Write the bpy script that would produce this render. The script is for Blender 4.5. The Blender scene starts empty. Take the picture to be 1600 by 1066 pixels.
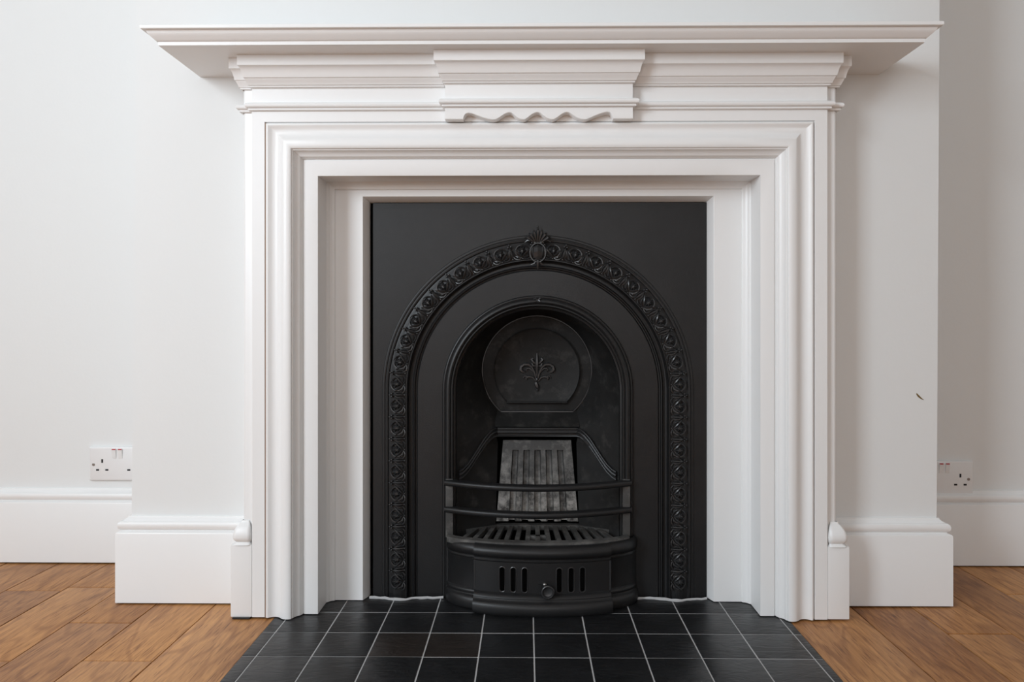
import bpy, bmesh, math, random
from math import sin, cos, pi, sqrt
from mathutils import Vector, Matrix
random.seed(7)
S = bpy.context.scene

# ------------------------------------------------------------------ camera
cam_data = bpy.data.cameras.new('camera')
cam = bpy.data.objects.new('camera', cam_data)
S.collection.objects.link(cam)
cam.location = (-0.025, 0.0, 0.6)
cam.rotation_euler = (pi/2, 0, 0.0108)
cam_data.sensor_width = 36
cam_data.lens = 1134*36/1600
cam_data.shift_x = -10/1600
cam_data.shift_y = -28/1600
cam_data.clip_start = 0.02
S.camera = cam

# ------------------------------------------------------------------ world, lights, exposure
S.view_settings.view_transform = 'Standard'
S.view_settings.look = 'None'
S.view_settings.gamma = 1
S.view_settings.use_curve_mapping = False
S.view_settings.exposure = 0.0

W = bpy.data.worlds.new('world'); S.world = W
W.use_nodes = True
W.node_tree.nodes['Background'].inputs[0].default_value = (0.75, 0.87, 1.0, 1)
W.node_tree.nodes['Background'].inputs[1].default_value = 1.0

def area(name, loc, target, sx, sy, power, color):
    l = bpy.data.lights.new(name, 'AREA'); l.shape = 'RECTANGLE'
    l.size = sx; l.size_y = sy; l.energy = power; l.color = color
    o = bpy.data.objects.new(name, l); S.collection.objects.link(o)
    o.location = loc
    d = Vector(target) - Vector(loc)
    o.rotation_euler = d.to_track_quat('-Z', 'Y').to_euler()
    return o
area('left_window_light', (-2.04, -0.75, 1.55), (-0.2, 1.0, 0.9), 0.75, 1.25, 55, (0.835, 0.925, 1.0))
area('bay_window_light', (-0.3, -2.6, 1.5), (-0.1, 1.5, 0.8), 2.2, 1.5, 20, (1.0, 0.955, 0.92))

# ------------------------------------------------------------------ materials
def new_mat(name):
    m = bpy.data.materials.new(name); m.use_nodes = True
    nt = m.node_tree; b = nt.nodes['Principled BSDF']
    return m, nt, b
def N(nt, typ, **kw):
    n = nt.nodes.new(typ)
    for k, v in kw.items():
        if k in n.inputs: n.inputs[k].default_value = v
        else: setattr(n, k, v)
    return n
def bump_noise(nt, b, scale, strength, dist=0.001, detail=4, vec=None):
    tc = N(nt, 'ShaderNodeTexCoord')
    no = N(nt, 'ShaderNodeTexNoise', Scale=scale, Detail=detail)
    nt.links.new(vec or tc.outputs['Object'], no.inputs['Vector'])
    bu = N(nt, 'ShaderNodeBump', Strength=strength, Distance=dist)
    nt.links.new(no.outputs['Fac'], bu.inputs['Height'])
    nt.links.new(bu.outputs['Normal'], b.inputs['Normal'])
    return no, bu
def paint(name, col, rough, bscale, bstr, dist=0.001):
    m, nt, b = new_mat(name)
    b.inputs['Base Color'].default_value = (*col, 1)
    b.inputs['Roughness'].default_value = rough
    bump_noise(nt, b, bscale, bstr, dist)
    return m
M_wall = paint('wall_emulsion', (0.775, 0.785, 0.78), 0.75, 130, 0.22, 0.0008)
M_trim = paint('white_gloss_paint', (0.84, 0.84, 0.835), 0.36, 45, 0.16, 0.0012)
M_room = paint('room_paint', (0.74, 0.73, 0.71), 0.9, 60, 0.1)
M_plastic = paint('socket_plastic', (0.80, 0.80, 0.80), 0.3, 10, 0.0)
M_hole = paint('pin_hole_black', (0.01, 0.01, 0.012), 0.8, 10, 0.0)
M_red = paint('switch_red', (0.45, 0.03, 0.04), 0.5, 10, 0.0)
M_screw = paint('screw_steel', (0.35, 0.34, 0.33), 0.3, 10, 0.0)
M_screw.node_tree.nodes['Principled BSDF'].inputs['Metallic'].default_value = 0.9
M_grout = paint('grey_grout', (0.48, 0.48, 0.48), 0.9, 300, 0.5)
M_gap = paint('dark_subfloor', (0.035, 0.022, 0.014), 0.9, 50, 0.2)
M_void = paint('void_black', (0.006, 0.006, 0.006), 0.95, 50, 0.2)  # near-black colour paints in the darkness of gaps and openings
M_scuff = paint('brown_scuff', (0.17, 0.11, 0.035), 0.8, 100, 0.2)
M_groove = paint('dark_paint_crack', (0.30, 0.21, 0.16), 0.8, 100, 0.1)

def iron(name, dark, light, rough, metal=0.0, bstr=0.35, ash=0.0, spec=0.5):
    m, nt, b = new_mat(name)
    tc = N(nt, 'ShaderNodeTexCoord')
    n1 = N(nt, 'ShaderNodeTexNoise', Scale=9.0, Detail=6.0, Roughness=0.65)
    nt.links.new(tc.outputs['Object'], n1.inputs['Vector'])
    r = N(nt, 'ShaderNodeValToRGB')
    r.color_ramp.elements[0].position = 0.3; r.color_ramp.elements[1].position = 0.75
    r.color_ramp.elements[0].color = (*dark, 1); r.color_ramp.elements[1].color = (*light, 1)
    nt.links.new(n1.outputs['Fac'], r.inputs['Fac'])
    out = r.outputs['Color']
    if ash > 0:
        n2 = N(nt, 'ShaderNodeTexNoise', Scale=26.0, Detail=8.0, Roughness=0.7)
        nt.links.new(tc.outputs['Object'], n2.inputs['Vector'])
        r2 = N(nt, 'ShaderNodeValToRGB')
        r2.color_ramp.elements[0].position = 0.52; r2.color_ramp.elements[1].position = 0.75
        r2.color_ramp.elements[0].color = (0, 0, 0, 1); r2.color_ramp.elements[1].color = (ash, ash, ash, 1)
        nt.links.new(n2.outputs['Fac'], r2.inputs['Fac'])
        mx = N(nt, 'ShaderNodeMixRGB'); mx.inputs['Color2'].default_value = (0.25, 0.24, 0.225, 1)
        nt.links.new(r2.outputs['Color'], mx.inputs['Fac']); nt.links.new(out, mx.inputs['Color1'])
        out = mx.outputs['Color']
    nt.links.new(out, b.inputs['Base Color'])
    # tiny dust specks
    b.inputs['Roughness'].default_value = rough
    b.inputs['Metallic'].default_value = metal
    b.inputs['Specular IOR Level'].default_value = spec
    bump_noise(nt, b, 420, bstr, 0.0006, 3)
    return m
M_iron = iron('black_cast_iron', (0.008, 0.008, 0.0085), (0.014, 0.014, 0.0148), 0.42, spec=0.38)
M_iron2 = iron('black_cast_iron_relief', (0.015, 0.015, 0.0158), (0.027, 0.027, 0.0285), 0.36, bstr=0.2, spec=0.65)
M_soot = iron('sooty_cast_iron', (0.005, 0.005, 0.005), (0.018, 0.0178, 0.0175), 0.58, ash=0.12, spec=0.25)
def ash_low(m, z0, z1):
    nt = m.node_tree; b = nt.nodes['Principled BSDF']
    src = b.inputs['Base Color'].links[0].from_socket
    tc = N(nt, 'ShaderNodeTexCoord'); sp_ = N(nt, 'ShaderNodeSeparateXYZ'); nt.links.new(tc.outputs['Object'], sp_.inputs[0])
    mr = N(nt, 'ShaderNodeMapRange'); mr.inputs['From Min'].default_value = z1; mr.inputs['From Max'].default_value = z0
    nt.links.new(sp_.outputs['Z'], mr.inputs['Value'])
    n = N(nt, 'ShaderNodeTexNoise', Scale=38.0, Detail=5.0, Roughness=0.7); nt.links.new(tc.outputs['Object'], n.inputs['Vector'])
    m2 = N(nt, 'ShaderNodeMapRange'); m2.inputs['From Min'].default_value = 0.40; m2.inputs['From Max'].default_value = 0.62
    nt.links.new(n.outputs['Fac'], m2.inputs['Value'])
    mu = N(nt, 'ShaderNodeMath', operation='MULTIPLY'); nt.links.new(mr.outputs[0], mu.inputs[0]); nt.links.new(m2.outputs[0], mu.inputs[1])
    mx = N(nt, 'ShaderNodeMixRGB'); mx.inputs['Color2'].default_value = (0.42, 0.405, 0.38, 1)
    nt.links.new(mu.outputs[0], mx.inputs['Fac']); nt.links.new(src, mx.inputs['Color1']); nt.links.new(mx.outputs[0], b.inputs['Base Color'])
M_brick = iron('ashy_fireback', (0.010, 0.010, 0.0098), (0.034, 0.033, 0.0315), 0.45, ash=0.6)
ash_low(M_brick, .14, .315)
M_grate = iron('burnt_grate_iron', (0.028, 0.027, 0.026), (0.10, 0.097, 0.092), 0.55, ash=0.7)

def slate(name, c1, c2):
    m, nt, b = new_mat(name)
    tc = N(nt, 'ShaderNodeTexCoord'); oi = N(nt, 'ShaderNodeObjectInfo')
    ad = N(nt, 'ShaderNodeVectorMath', operation='ADD')
    sc = N(nt, 'ShaderNodeVectorMath', operation='SCALE'); sc.inputs['Scale'].default_value = 40
    cb = N(nt, 'ShaderNodeCombineXYZ')
    nt.links.new(oi.outputs['Random'], cb.inputs[0]); nt.links.new(oi.outputs['Random'], cb.inputs[1])
    nt.links.new(cb.outputs[0], sc.inputs[0]); nt.links.new(tc.outputs['Object'], ad.inputs[0]); nt.links.new(sc.outputs[0], ad.inputs[1])
    n1 = N(nt, 'ShaderNodeTexNoise', Scale=14.0, Detail=7.0, Roughness=0.6, Distortion=1.2)
    nt.links.new(ad.outputs[0], n1.inputs['Vector'])
    r = N(nt, 'ShaderNodeValToRGB')
    r.color_ramp.elements[0].position = 0.3; r.color_ramp.elements[1].position = 0.8
    r.color_ramp.elements[0].color = (*c1, 1); r.color_ramp.elements[1].color = (*c2, 1)
    nt.links.new(n1.outputs['Fac'], r.inputs['Fac']); nt.links.new(r.outputs['Color'], b.inputs['Base Color'])
    b.inputs['Roughness'].default_value = 0.36
    mp = N(nt, 'ShaderNodeMapping'); mp.inputs['Rotation'].default_value = (0, 0, 0.6); mp.inputs['Scale'].default_value = (1, 3.2, 1)
    nt.links.new(ad.outputs[0], mp.inputs['Vector'])
    n2 = N(nt, 'ShaderNodeTexNoise', Scale=17.0, Detail=6.0, Distortion=1.6)
    nt.links.new(mp.outputs[0], n2.inputs['Vector'])
    bu = N(nt, 'ShaderNodeBump', Strength=0.55, Distance=0.003)
    nt.links.new(n2.outputs['Fac'], bu.inputs['Height']); nt.links.new(bu.outputs['Normal'], b.inputs['Normal'])
    return m
M_slate = slate('black_slate', (0.006, 0.0063, 0.007), (0.015, 0.0155, 0.017))
M_slate_b = slate('brownish_slate', (0.014, 0.0105, 0.009), (0.026, 0.020, 0.017))

def oak():
    m, nt, b = new_mat('oiled_oak')
    tc = N(nt, 'ShaderNodeTexCoord'); oi = N(nt, 'ShaderNodeObjectInfo')
    sc = N(nt, 'ShaderNodeVectorMath', operation='SCALE'); sc.inputs['Scale'].default_value = 31
    cb = N(nt, 'ShaderNodeCombineXYZ')
    for i in range(3): nt.links.new(oi.outputs['Random'], cb.inputs[i])
    nt.links.new(cb.outputs[0], sc.inputs[0])
    ad = N(nt, 'ShaderNodeVectorMath', operation='ADD')
    nt.links.new(tc.outputs['Object'], ad.inputs[0]); nt.links.new(sc.outputs[0], ad.inputs[1])
    # long grain
    mp = N(nt, 'ShaderNodeMapping'); mp.inputs['Scale'].default_value = (1, 0.09, 1)
    nt.links.new(ad.outputs[0], mp.inputs['Vector'])
    g = N(nt, 'ShaderNodeTexNoise', Scale=130.0, Detail=6.0, Roughness=0.65, Distortion=0.6)
    nt.links.new(mp.outputs[0], g.inputs['Vector'])
    # cathedral figure
    mp2 = N(nt, 'ShaderNodeMapping'); mp2.inputs['Scale'].default_value = (1, 0.22, 1)
    nt.links.new(ad.outputs[0], mp2.inputs['Vector'])
    n0 = N(nt, 'ShaderNodeTexNoise', Scale=7.0, Detail=2.0, Distortion=0.4)
    nt.links.new(mp2.outputs[0], n0.inputs['Vector'])
    mul = N(nt, 'ShaderNodeMath', operation='MULTIPLY'); mul.inputs[1].default_value = 75
    nt.links.new(n0.outputs['Fac'], mul.inputs[0])
    sn = N(nt, 'ShaderNodeMath', operation='SINE'); nt.links.new(mul.outputs[0], sn.inputs[0])
    mr = N(nt, 'ShaderNodeMapRange'); mr.inputs['From Min'].default_value = 0.55; mr.inputs['From Max'].default_value = 1.0
    nt.links.new(sn.outputs[0], mr.inputs['Value'])
    # broad tone
    n3 = N(nt, 'ShaderNodeTexNoise', Scale=5.0, Detail=3.0)
    nt.links.new(mp2.outputs[0], n3.inputs['Vector'])
    r = N(nt, 'ShaderNodeValToRGB')
    r.color_ramp.elements[0].position = 0.34; r.color_ramp.elements[1].position = 0.72
    r.color_ramp.elements[0].color = (0.27, 0.105, 0.030, 1); r.color_ramp.elements[1].color = (0.74, 0.37, 0.130, 1)
    a1 = N(nt, 'ShaderNodeMath', operation='MULTIPLY'); a1.inputs[1].default_value = 0.5
    nt.links.new(g.outputs['Fac'], a1.inputs[0])
    a2 = N(nt, 'ShaderNodeMath', operation='MULTIPLY_ADD'); a2.inputs[1].default_value = 0.35
    nt.links.new(n3.outputs['Fac'], a2.inputs[0]); nt.links.new(a1.outputs[0], a2.inputs[2])
    a3 = N(nt, 'ShaderNodeMath', operation='MULTIPLY_ADD'); a3.inputs[1].default_value = 0.14
    nt.links.new(oi.outputs['Random'], a3.inputs[0]); nt.links.new(a2.outputs[0], a3.inputs[2])
    nt.links.new(a3.outputs[0], r.inputs['Fac'])
    mx = N(nt, 'ShaderNodeMixRGB', blend_type='MULTIPLY'); mx.inputs['Color2'].default_value = (0.56, 0.45, 0.35, 1)
    fm = N(nt, 'ShaderNodeMath', operation='MULTIPLY'); fm.inputs[1].default_value = 0.5
    nt.links.new(mr.outputs[0], fm.inputs[0]); nt.links.new(fm.outputs[0], mx.inputs['Fac'])
    nt.links.new(r.outputs['Color'], mx.inputs['Color1'])
    # short dark pores
    mp4 = N(nt, 'ShaderNodeMapping'); mp4.inputs['Scale'].default_value = (1, 0.06, 1)
    nt.links.new(ad.outputs[0], mp4.inputs['Vector'])
    n4 = N(nt, 'ShaderNodeTexNoise', Scale=330.0, Detail=2.0)
    nt.links.new(mp4.outputs[0], n4.inputs['Vector'])
    m4 = N(nt, 'ShaderNodeMapRange'); m4.inputs['From Min'].default_value = 0.56; m4.inputs['From Max'].default_value = 0.72
    nt.links.new(n4.outputs['Fac'], m4.inputs['Value'])
    f4 = N(nt, 'ShaderNodeMath', operation='MULTIPLY'); f4.inputs[1].default_value = 0.85
    nt.links.new(m4.outputs[0], f4.inputs[0])
    mx4 = N(nt, 'ShaderNodeMixRGB', blend_type='MULTIPLY'); mx4.inputs['Color2'].default_value = (0.42, 0.31, 0.22, 1)
    nt.links.new(f4.outputs[0], mx4.inputs['Fac']); nt.links.new(mx.outputs['Color'], mx4.inputs['Color1'])
    nt.links.new(mx4.outputs['Color'], b.inputs['Base Color'])
    b.inputs['Roughness'].default_value = 0.48
    bu = N(nt, 'ShaderNodeBump', Strength=0.25, Distance=0.001)
    nt.links.new(g.outputs['Fac'], bu.inputs['Height']); nt.links.new(bu.outputs['Normal'], b.inputs['Normal'])
    return m
M_oak = oak()

# ------------------------------------------------------------------ helpers
def obj(name, bm, mat, parent=None, smooth=False, angle=35):
    bmesh.ops.recalc_face_normals(bm, faces=bm.faces)
    me = bpy.data.meshes.new(name); bm.to_mesh(me); bm.free()
    me.materials.append(mat)
    if smooth:
        me.polygons.foreach_set('use_smooth', [True]*len(me.polygons))
        me.set_sharp_from_angle(angle=math.radians(angle))
    o = bpy.data.objects.new(name, me); S.collection.objects.link(o)
    if parent: o.parent = parent
    return o
def tag(o, label=None, cat=None, group=None, kind=None):
    if label: o['label'] = label
    if cat: o['category'] = cat
    if group: o['group'] = group
    if kind: o['kind'] = kind
    return o
def thing(name, label, cat, loc=(0, 0, 0)):
    o = bpy.data.objects.new(name, None); S.collection.objects.link(o)
    o.location = loc; o.empty_display_size = 0.05
    return tag(o, label, cat)
def box(bm, x0, x1, y0, y1, z0, z1, bev=0.0):
    vs = [bm.verts.new((x, y, z)) for x in (x0, x1) for y in (y0, y1) for z in (z0, z1)]
    fs = []
    for q in ((0,1,3,2), (4,6,7,5), (0,4,5,1), (2,3,7,6), (0,2,6,4), (1,5,7,3)):
        fs.append(bm.faces.new([vs[i] for i in q]))
    if bev > 0:
        bmesh.ops.recalc_face_normals(bm, faces=fs)
        es = {e for f in fs for e in f.edges}
        bmesh.ops.bevel(bm, geom=list(es), offset=bev, segments=2, profile=0.7, affect='EDGES', clamp_overlap=True)
def tube(bm, pts, rad, n=8, caps=True, closed=False, flat=None):
    pts = [Vector(p) for p in pts]
    if not hasattr(rad, '__len__'): rad = [rad]*len(pts)
    rings = []; prev = None
    L = len(pts)
    for i, p in enumerate(pts):
        if closed: t = pts[(i+1) % L]-pts[i-1]
        else: t = pts[min(i+1, L-1)]-pts[max(i-1, 0)]
        t.normalize()
        if prev is None:
            a = Vector((0, 1, 0)) if abs(t.y) < 0.9 else Vector((1, 0, 0))
            u = t.cross(a).normalized()
        else: u = (prev-t*prev.dot(t)).normalized()
        prev = u; v = t.cross(u)
        r = rad[i]
        rings.append([bm.verts.new(p+u*(r*cos(2*pi*k/n))+v*(r*sin(2*pi*k/n))) for k in range(n)])
    m = L if closed else L-1
    for i in range(m):
        a, b = rings[i], rings[(i+1) % L]
        for k in range(n): bm.faces.new((a[k], a[(k+1) % n], b[(k+1) % n], b[k]))
    if caps and not closed:
        bm.faces.new(rings[0]); bm.faces.new(rings[-1])
def ball(bm, c, r, seg=8, rings=6):
    if not hasattr(r, '__len__'): r = (r, r, r)
    mt = Matrix.Translation(c) @ Matrix.Diagonal((*r, 1))
    bmesh.ops.create_uvsphere(bm, u_segments=seg, v_segments=rings, radius=1, matrix=mt)
def grid_faces(bm, rows, close=False):
    for a, b in zip(rows[:-1], rows[1:]):
        n = len(a)
        for k in range(n if close else n-1):
            q = [a[k], a[(k+1) % n], b[(k+1) % n], b[k]]
            q2 = []
            for v in q:
                if v not in q2: q2.append(v)
            if len(q2) > 2:
                try: bm.faces.new(q2)
                except ValueError: pass
def sub(bm, n):   # subdivide long edges for irregularity
    bmesh.ops.subdivide_edges(bm, edges=bm.edges[:], cuts=n, use_grid_fill=True)

# ------------------------------------------------------------------ the room (setting)
YB, YA = 1.563, 1.822      # chimney breast plane, alcove plane
XL, XR, YF, ZC = -2.12, 2.3, -2.9, 2.6
def structure(name, bm, mat, parent=None, **k):
    o = obj(name, bm, mat, parent, **k)
    if not parent: o['kind'] = 'structure'
    return o
bm = bmesh.new(); box(bm, XL-.1, XR+.1, YF-.1, YA+.15, -0.12, -0.012)
floor = structure('floor', bm, M_gap)
bm = bmesh.new(); box(bm, XL-.1, XR+.1, YF-.1, YA+.15, ZC, ZC+.1); structure('ceiling', bm, M_room)
bm = bmesh.new(); box(bm, XL-.1, XR+.1, YA, YA+.12, -0.012, ZC); structure('wall_back', bm, M_wall)
bm = bmesh.new(); box(bm, XR, XR+.1, YF-.1, YA, -0.012, ZC); structure('wall_right', bm, M_room)
def wall_with_window(name, axis, pos, out, a0, a1, w0, w1, z0, z1):
    bm = bmesh.new()
    def bb(p0, p1, q0, q1):
        if axis == 'x': box(bm, min(pos, pos+out), max(pos, pos+out), p0, p1, q0, q1)
        else: box(bm, p0, p1, min(pos, pos+out), max(pos, pos+out), q0, q1)
    bb(a0, w0, -0.012, ZC); bb(w1, a1, -0.012, ZC); bb(w0, w1, -0.012, z0); bb(w0, w1, z1, ZC)
    return structure(name, bm, M_room)
wall_with_window('wall_left', 'x', XL, -.1, YF-.1, YA, -1.4, -0.1, 0.75, 2.3)
wall_with_window('wall_front', 'y', YF, -.1, XL, XR, -1.5, 0.9, 0.7, 2.3)
def window(name, axis, pos, w0, w1, z0, z1):
    bm = bmesh.new(); t = .03
    def bb(p0, p1, q0, q1, d=.03):
        if axis == 'x': box(bm, pos-d, pos+d, p0, p1, q0, q1)
        else: box(bm, p0, p1, pos-d, pos+d, q0, q1)
    bb(w0, w0+.05, z0, z1); bb(w1-.05, w1, z0, z1); bb(w0+.05, w1-.05, z0, z0+.06); bb(w0+.05, w1-.05, z1-.06, z1)
    zm = (z0+z1)/2; bb(w0+.05, w1-.05, zm-.02, zm+.02)
    wm = (w0+w1)/2; bb(wm-.012, wm+.012, z0+.06, zm-.02); bb(wm-.012, wm+.012, zm+.02, z1-.06)
    return structure(name, bm, M_trim)
window('window_1', 'x', XL-.06, -1.4, -0.1, 0.75, 2.3)
window('window_2', 'y', YF-.06, -1.5, 0.9, 0.7, 2.3)

# chimney breast: front skin with the fireplace opening, old walls lean a little
bm = bmesh.new()
lx = lambda z: -0.8795+0.0095*(z-.2)     # left arris
rx = lambda z: 0.8535+0.0055*(z-.2)
op = 0.52; oph = 0.98; T = 0.012
zs = [-.012, .2, .5, oph, 1.3, 1.8, ZC]
def V(*c): return bm.verts.new(c)
colL = [[V(lx(z), YB, z), V(-op, YB, z)] for z in zs]
colR = [[V(op, YB, z), V(rx(z), YB, z)] for z in zs]
grid_faces(bm, colL); grid_faces(bm, colR)
mid = [[colL[i][1], colR[i][0]] for i in range(3, len(zs))]
grid_faces(bm, mid)
sl = [[V(lx(z), YA, z), colL[i][0]] for i, z in enumerate(zs)]
sr = [[colR[i][1], V(rx(z), YA, z)] for i, z in enumerate(zs)]
grid_faces(bm, sl); grid_faces(bm, sr)
# soft plaster arris
edges = [e for e in bm.edges if all(abs(v.co.y-YB) < 1e-6 for v in e.verts) and (all(v.co.x < -.8 for v in e.verts) or all(v.co.x > .8 for v in e.verts))]
bmesh.ops.bevel(bm, geom=edges, offset=0.005, segments=3, affect='EDGES')
breast = structure('wall_chimney', bm, M_wall, smooth=True)
bm = bmesh.new()
box(bm, -.515, .515, YB+.23, YB+.25, -.01, .97)
structure('dark_backing_board', bm, M_void)  # added dark board, paints the unlit gap beside the iron plate black
# small brown scuff on the right of the breast
bm = bmesh.new()
pts = [(-.0070, .0070, .0010), (-.0050, .0040, .0023), (-.0012, .0002, .0024), (.0035, -.0038, .0013), (.0085, -.0068, .0004)]
top = [V(.8173+x, YB-.0006, .4424+z+w) for x, z, w in pts]; bot = [V(.8173+x-.0005, YB-.0006, .4424+z-w) for x, z, w in pts]
bt = [V(.8173+x, YB+.0004, .4424+z+w) for x, z, w in pts]; bb_ = [V(.8173+x-.0005, YB+.0004, .4424+z-w) for x, z, w in pts]
grid_faces(bm, [bt, top, bot, bb_])
obj('paint_scuff', bm, M_scuff, breast)['label'] = 'small brown scuff in the white paint'

# ------------------------------------------------------------------ skirting boards
SK = [(0, .1835), (.004, .1835), (.0045, .181), (.0065, .1785), (.0095, .1765), (.012, .1745), (.0155, .1745), (.0185, .172), (.0200, .168),
      (.0198, .163), (.0178, .159), (.0145, .1565), (.0140, .1545), (.0185, .153), (.0215, .1515), (.0225, .149), (.0225, .0022)]
def skirting(name, path, sgn=1):
    """path: list of (x, y, nx, ny) wall points with outward mitre vector"""
    bm = bmesh.new()
    rows = []
    for x, y, nx, ny in path:
        rows.append([bm.verts.new((x+nx*o, y+ny*o, h-(0.0 if h > .01 else .0))) for o, h in SK])
    grid_faces(bm, rows)
    for r in (rows[0], rows[-1]): bm.faces.new(r)
    return structure(name, bm, M_trim, smooth=True, angle=25)
skirting('baseboard_left', [(XL, YA, 0, -1), (lx(.1), YA, 0, -1)])
skirting('baseboard_right', [(rx(.1), YA, 0, -1), (XR, YA-.0, 0, -1)])
skirting('baseboard_inner_left', [(lx(.1), YA-.024, -1, 0), (lx(.1), YB, -1, -1), (-.60, YB, 0, -1)])
skirting('baseboard_inner_right', [(.60, YB, 0, -1), (rx(.1), YB, 1, -1), (rx(.1), YA-.024, 1, 0)])

# ------------------------------------------------------------------ floor boards
def plank(x0, x1, y0, y1):
    g = .0010
    bm = bmesh.new()
    cx, cy = (x0+x1)/2, (y0+y1)/2
    gy = .0015
    box(bm, x0+g-cx, x1-g-cx, y0+gy-cy, y1-gy-cy, -.011, 0, .0017)
    o = obj('plank', bm, M_oak, floor, smooth=True, angle=40)
    dz = random.uniform(-.0006, .0003)
    o.location = (cx, cy, -.0008+dz)
    return o
YE = 1.83
edges_l = [-.5375, -.6885, -.8155, -.9425, -1.068, -1.195, -1.326, -1.453, -1.58]
joints_l = [[], [1.2833, .2], [1.4454, .35, -.4], [1.6409, 1.2811, .3, -.6], [1.6178, .5], [1.05, .1], [1.45, .4], [1.2, .0]]
edges_r = [.5055, .6625, .790, .915, 1.0387, 1.165, 1.292, 1.419, 1.546]
joints_r = [[.55], [1.05], [1.4126, .4], [.95], [1.62, .6], [1.3], [1.5, .3], [1.1]]
y_end = -.25
for ed, jt, sg in ((edges_l, joints_l, -1), (edges_r, joints_r, 1)):
    for i in range(len(ed)-1):
        a, b = sorted((ed[i], ed[i+1]))
        ys = [YE]+sorted([j for j in jt[i] if j > y_end+.05], reverse=True)+[y_end]
        for k in range(len(ys)-1): plank(a, b, ys[k+1], ys[k])
# boards in front of the hearth and away from view: one joined run
bm = bmesh.new()
def far_boards(x0, x1, y0, y1, w=.127):
    x = x0
    while x < x1-.01:
        box(bm, x+.0007, min(x+w, x1)-.0007, y0, y1, -.011, -.0008)
        x += w
far_boards(-1.58, 1.546, YF, y_end-.001); far_boards(-.5375, .5055, y_end+.001, .76)
far_boards(XL, -1.581, YF, YE); far_boards(1.547, XR, YF, YE)
o = obj('board_run', bm, M_oak, floor); o['kind'] = 'stuff'

# ------------------------------------------------------------------ slate hearth
hearth = thing('hearth', 'black slate tiled hearth with thin grey grout lines in front of the fireplace', 'hearth', (0, 1.2, 0))
def hc(o): o.location = Vector(o.location)-Vector(hearth.location); return o
bm = bmesh.new(); box(bm, -.5365, .5045, .765, 1.64, -.0115, .0000)
hc(obj('grout_bed', bm, M_grout, hearth))
xs = [-.5365]+[-.5114+.1001*k for k in range(11)]+[.5045]
rows_y = [1.64, 1.5005, 1.4022, 1.3006, 1.2010, 1.101, 1.001, .901, .801, .765]
tile_cache = {}
for r in range(len(rows_y)-1):
    for c in range(len(xs)-1):
        x0, x1, y1, y0 = xs[c], xs[c+1], rows_y[r], rows_y[r+1]
        g = .0014
        key = (round(x1-x0, 3), round(y1-y0, 3))
        bx0 = x0 if c == 0 else x0+g; bx1 = x1 if c == len(xs)-2 else x1-g
        by0 = y0+g; by1 = y1-g
        cx, cy = (bx0+bx1)/2, (by0+by1)/2
        kb = r == 2 and c in (3, 4)
        k2 = (round(bx1-bx0, 4), round(by1-by0, 4), kb)
        if k2 not in tile_cache:
            bm = bmesh.new(); box(bm, bx0-cx, bx1-cx, by0-cy, by1-cy, -.010, 0, .0008)
            t = obj('tile', bm, M_slate_b if kb else M_slate, hearth, smooth=True, angle=40)
            tile_cache[k2] = t.data
        else:
            t = bpy.data.objects.new('tile', tile_cache[k2]); S.collection.objects.link(t); t.parent = hearth
        if kb: t['label'] = 'brownish slate tile'
        t.location = (cx, cy-1.2, .0008+random.uniform(-.0002, .0003))
        t.rotation_euler = (random.uniform(-.003, .003), random.uniform(-.003, .003), 0)
# grout fillet along the foot of the iron front
bm = bmesh.new(); random.seed(3)
for a, b in ((-.366, -.205), (.208, .366)):
    bm = bmesh.new(); pts = []; n = 14
    for i in range(n+1):
        x = a+(b-a)*i/n
        d = math.exp(-((abs(x)-.298)/.03)**2)*.012
        pts.append((x, 1.5765-d+random.uniform(-.001, .001), .0025+random.uniform(-.001, .0012)))
    tube(bm, pts, [random.uniform(.0022, .0036) for _ in pts], 6)
    hc(obj('grout_fillet', bm, M_grout, hearth, smooth=True))['label'] = 'rough pale grout fillet along the iron front'

# ------------------------------------------------------------------ fire surround
surround = thing('fire_surround', 'white painted moulded fire surround with projecting mantel shelf around the black insert', 'fireplace', (0, 1.52, 0))
def sp(name, bm, mat=M_trim, smooth=True, angle=22, label=None):
    o = obj(name, bm, mat, surround, smooth=smooth, angle=angle)
    o.location = (0, -1.52, 0)
    if label: o['label'] = label
    return o
def sweep3(bm, prof, foot=0.0022, nseg=10):
    """three-sided mitred frame; prof = (half width, top height, y)"""
    rows = []
    for X, H, Yv in prof:
        r = []
        for k in range(nseg): r.append(bm.verts.new((-X, Yv, foot+(H-foot)*k/nseg)))
        for k in range(nseg): r.append(bm.verts.new((-X+2*X*k/nseg, Yv, H)))
        for k in range(nseg+1): r.append(bm.verts.new((X, Yv, H-(H-foot)*k/nseg)))
        rows.append(r)
    grid_faces(bm, rows)
G = 1.0  # casing board (stiles and frieze) around the bolection moulding
bm = bmesh.new()
sweep3(bm, [(.583, 1.132, YB), (.583, 1.132, 1.4705), (.5815, 1.132, 1.469), (.5570, 1.0090, 1.469), (.5565, 1.0085, 1.4695), (.5562, 1.0082, 1.4738)])
sp('casing_board', bm, angle=40)
bm = bmesh.new()
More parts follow.
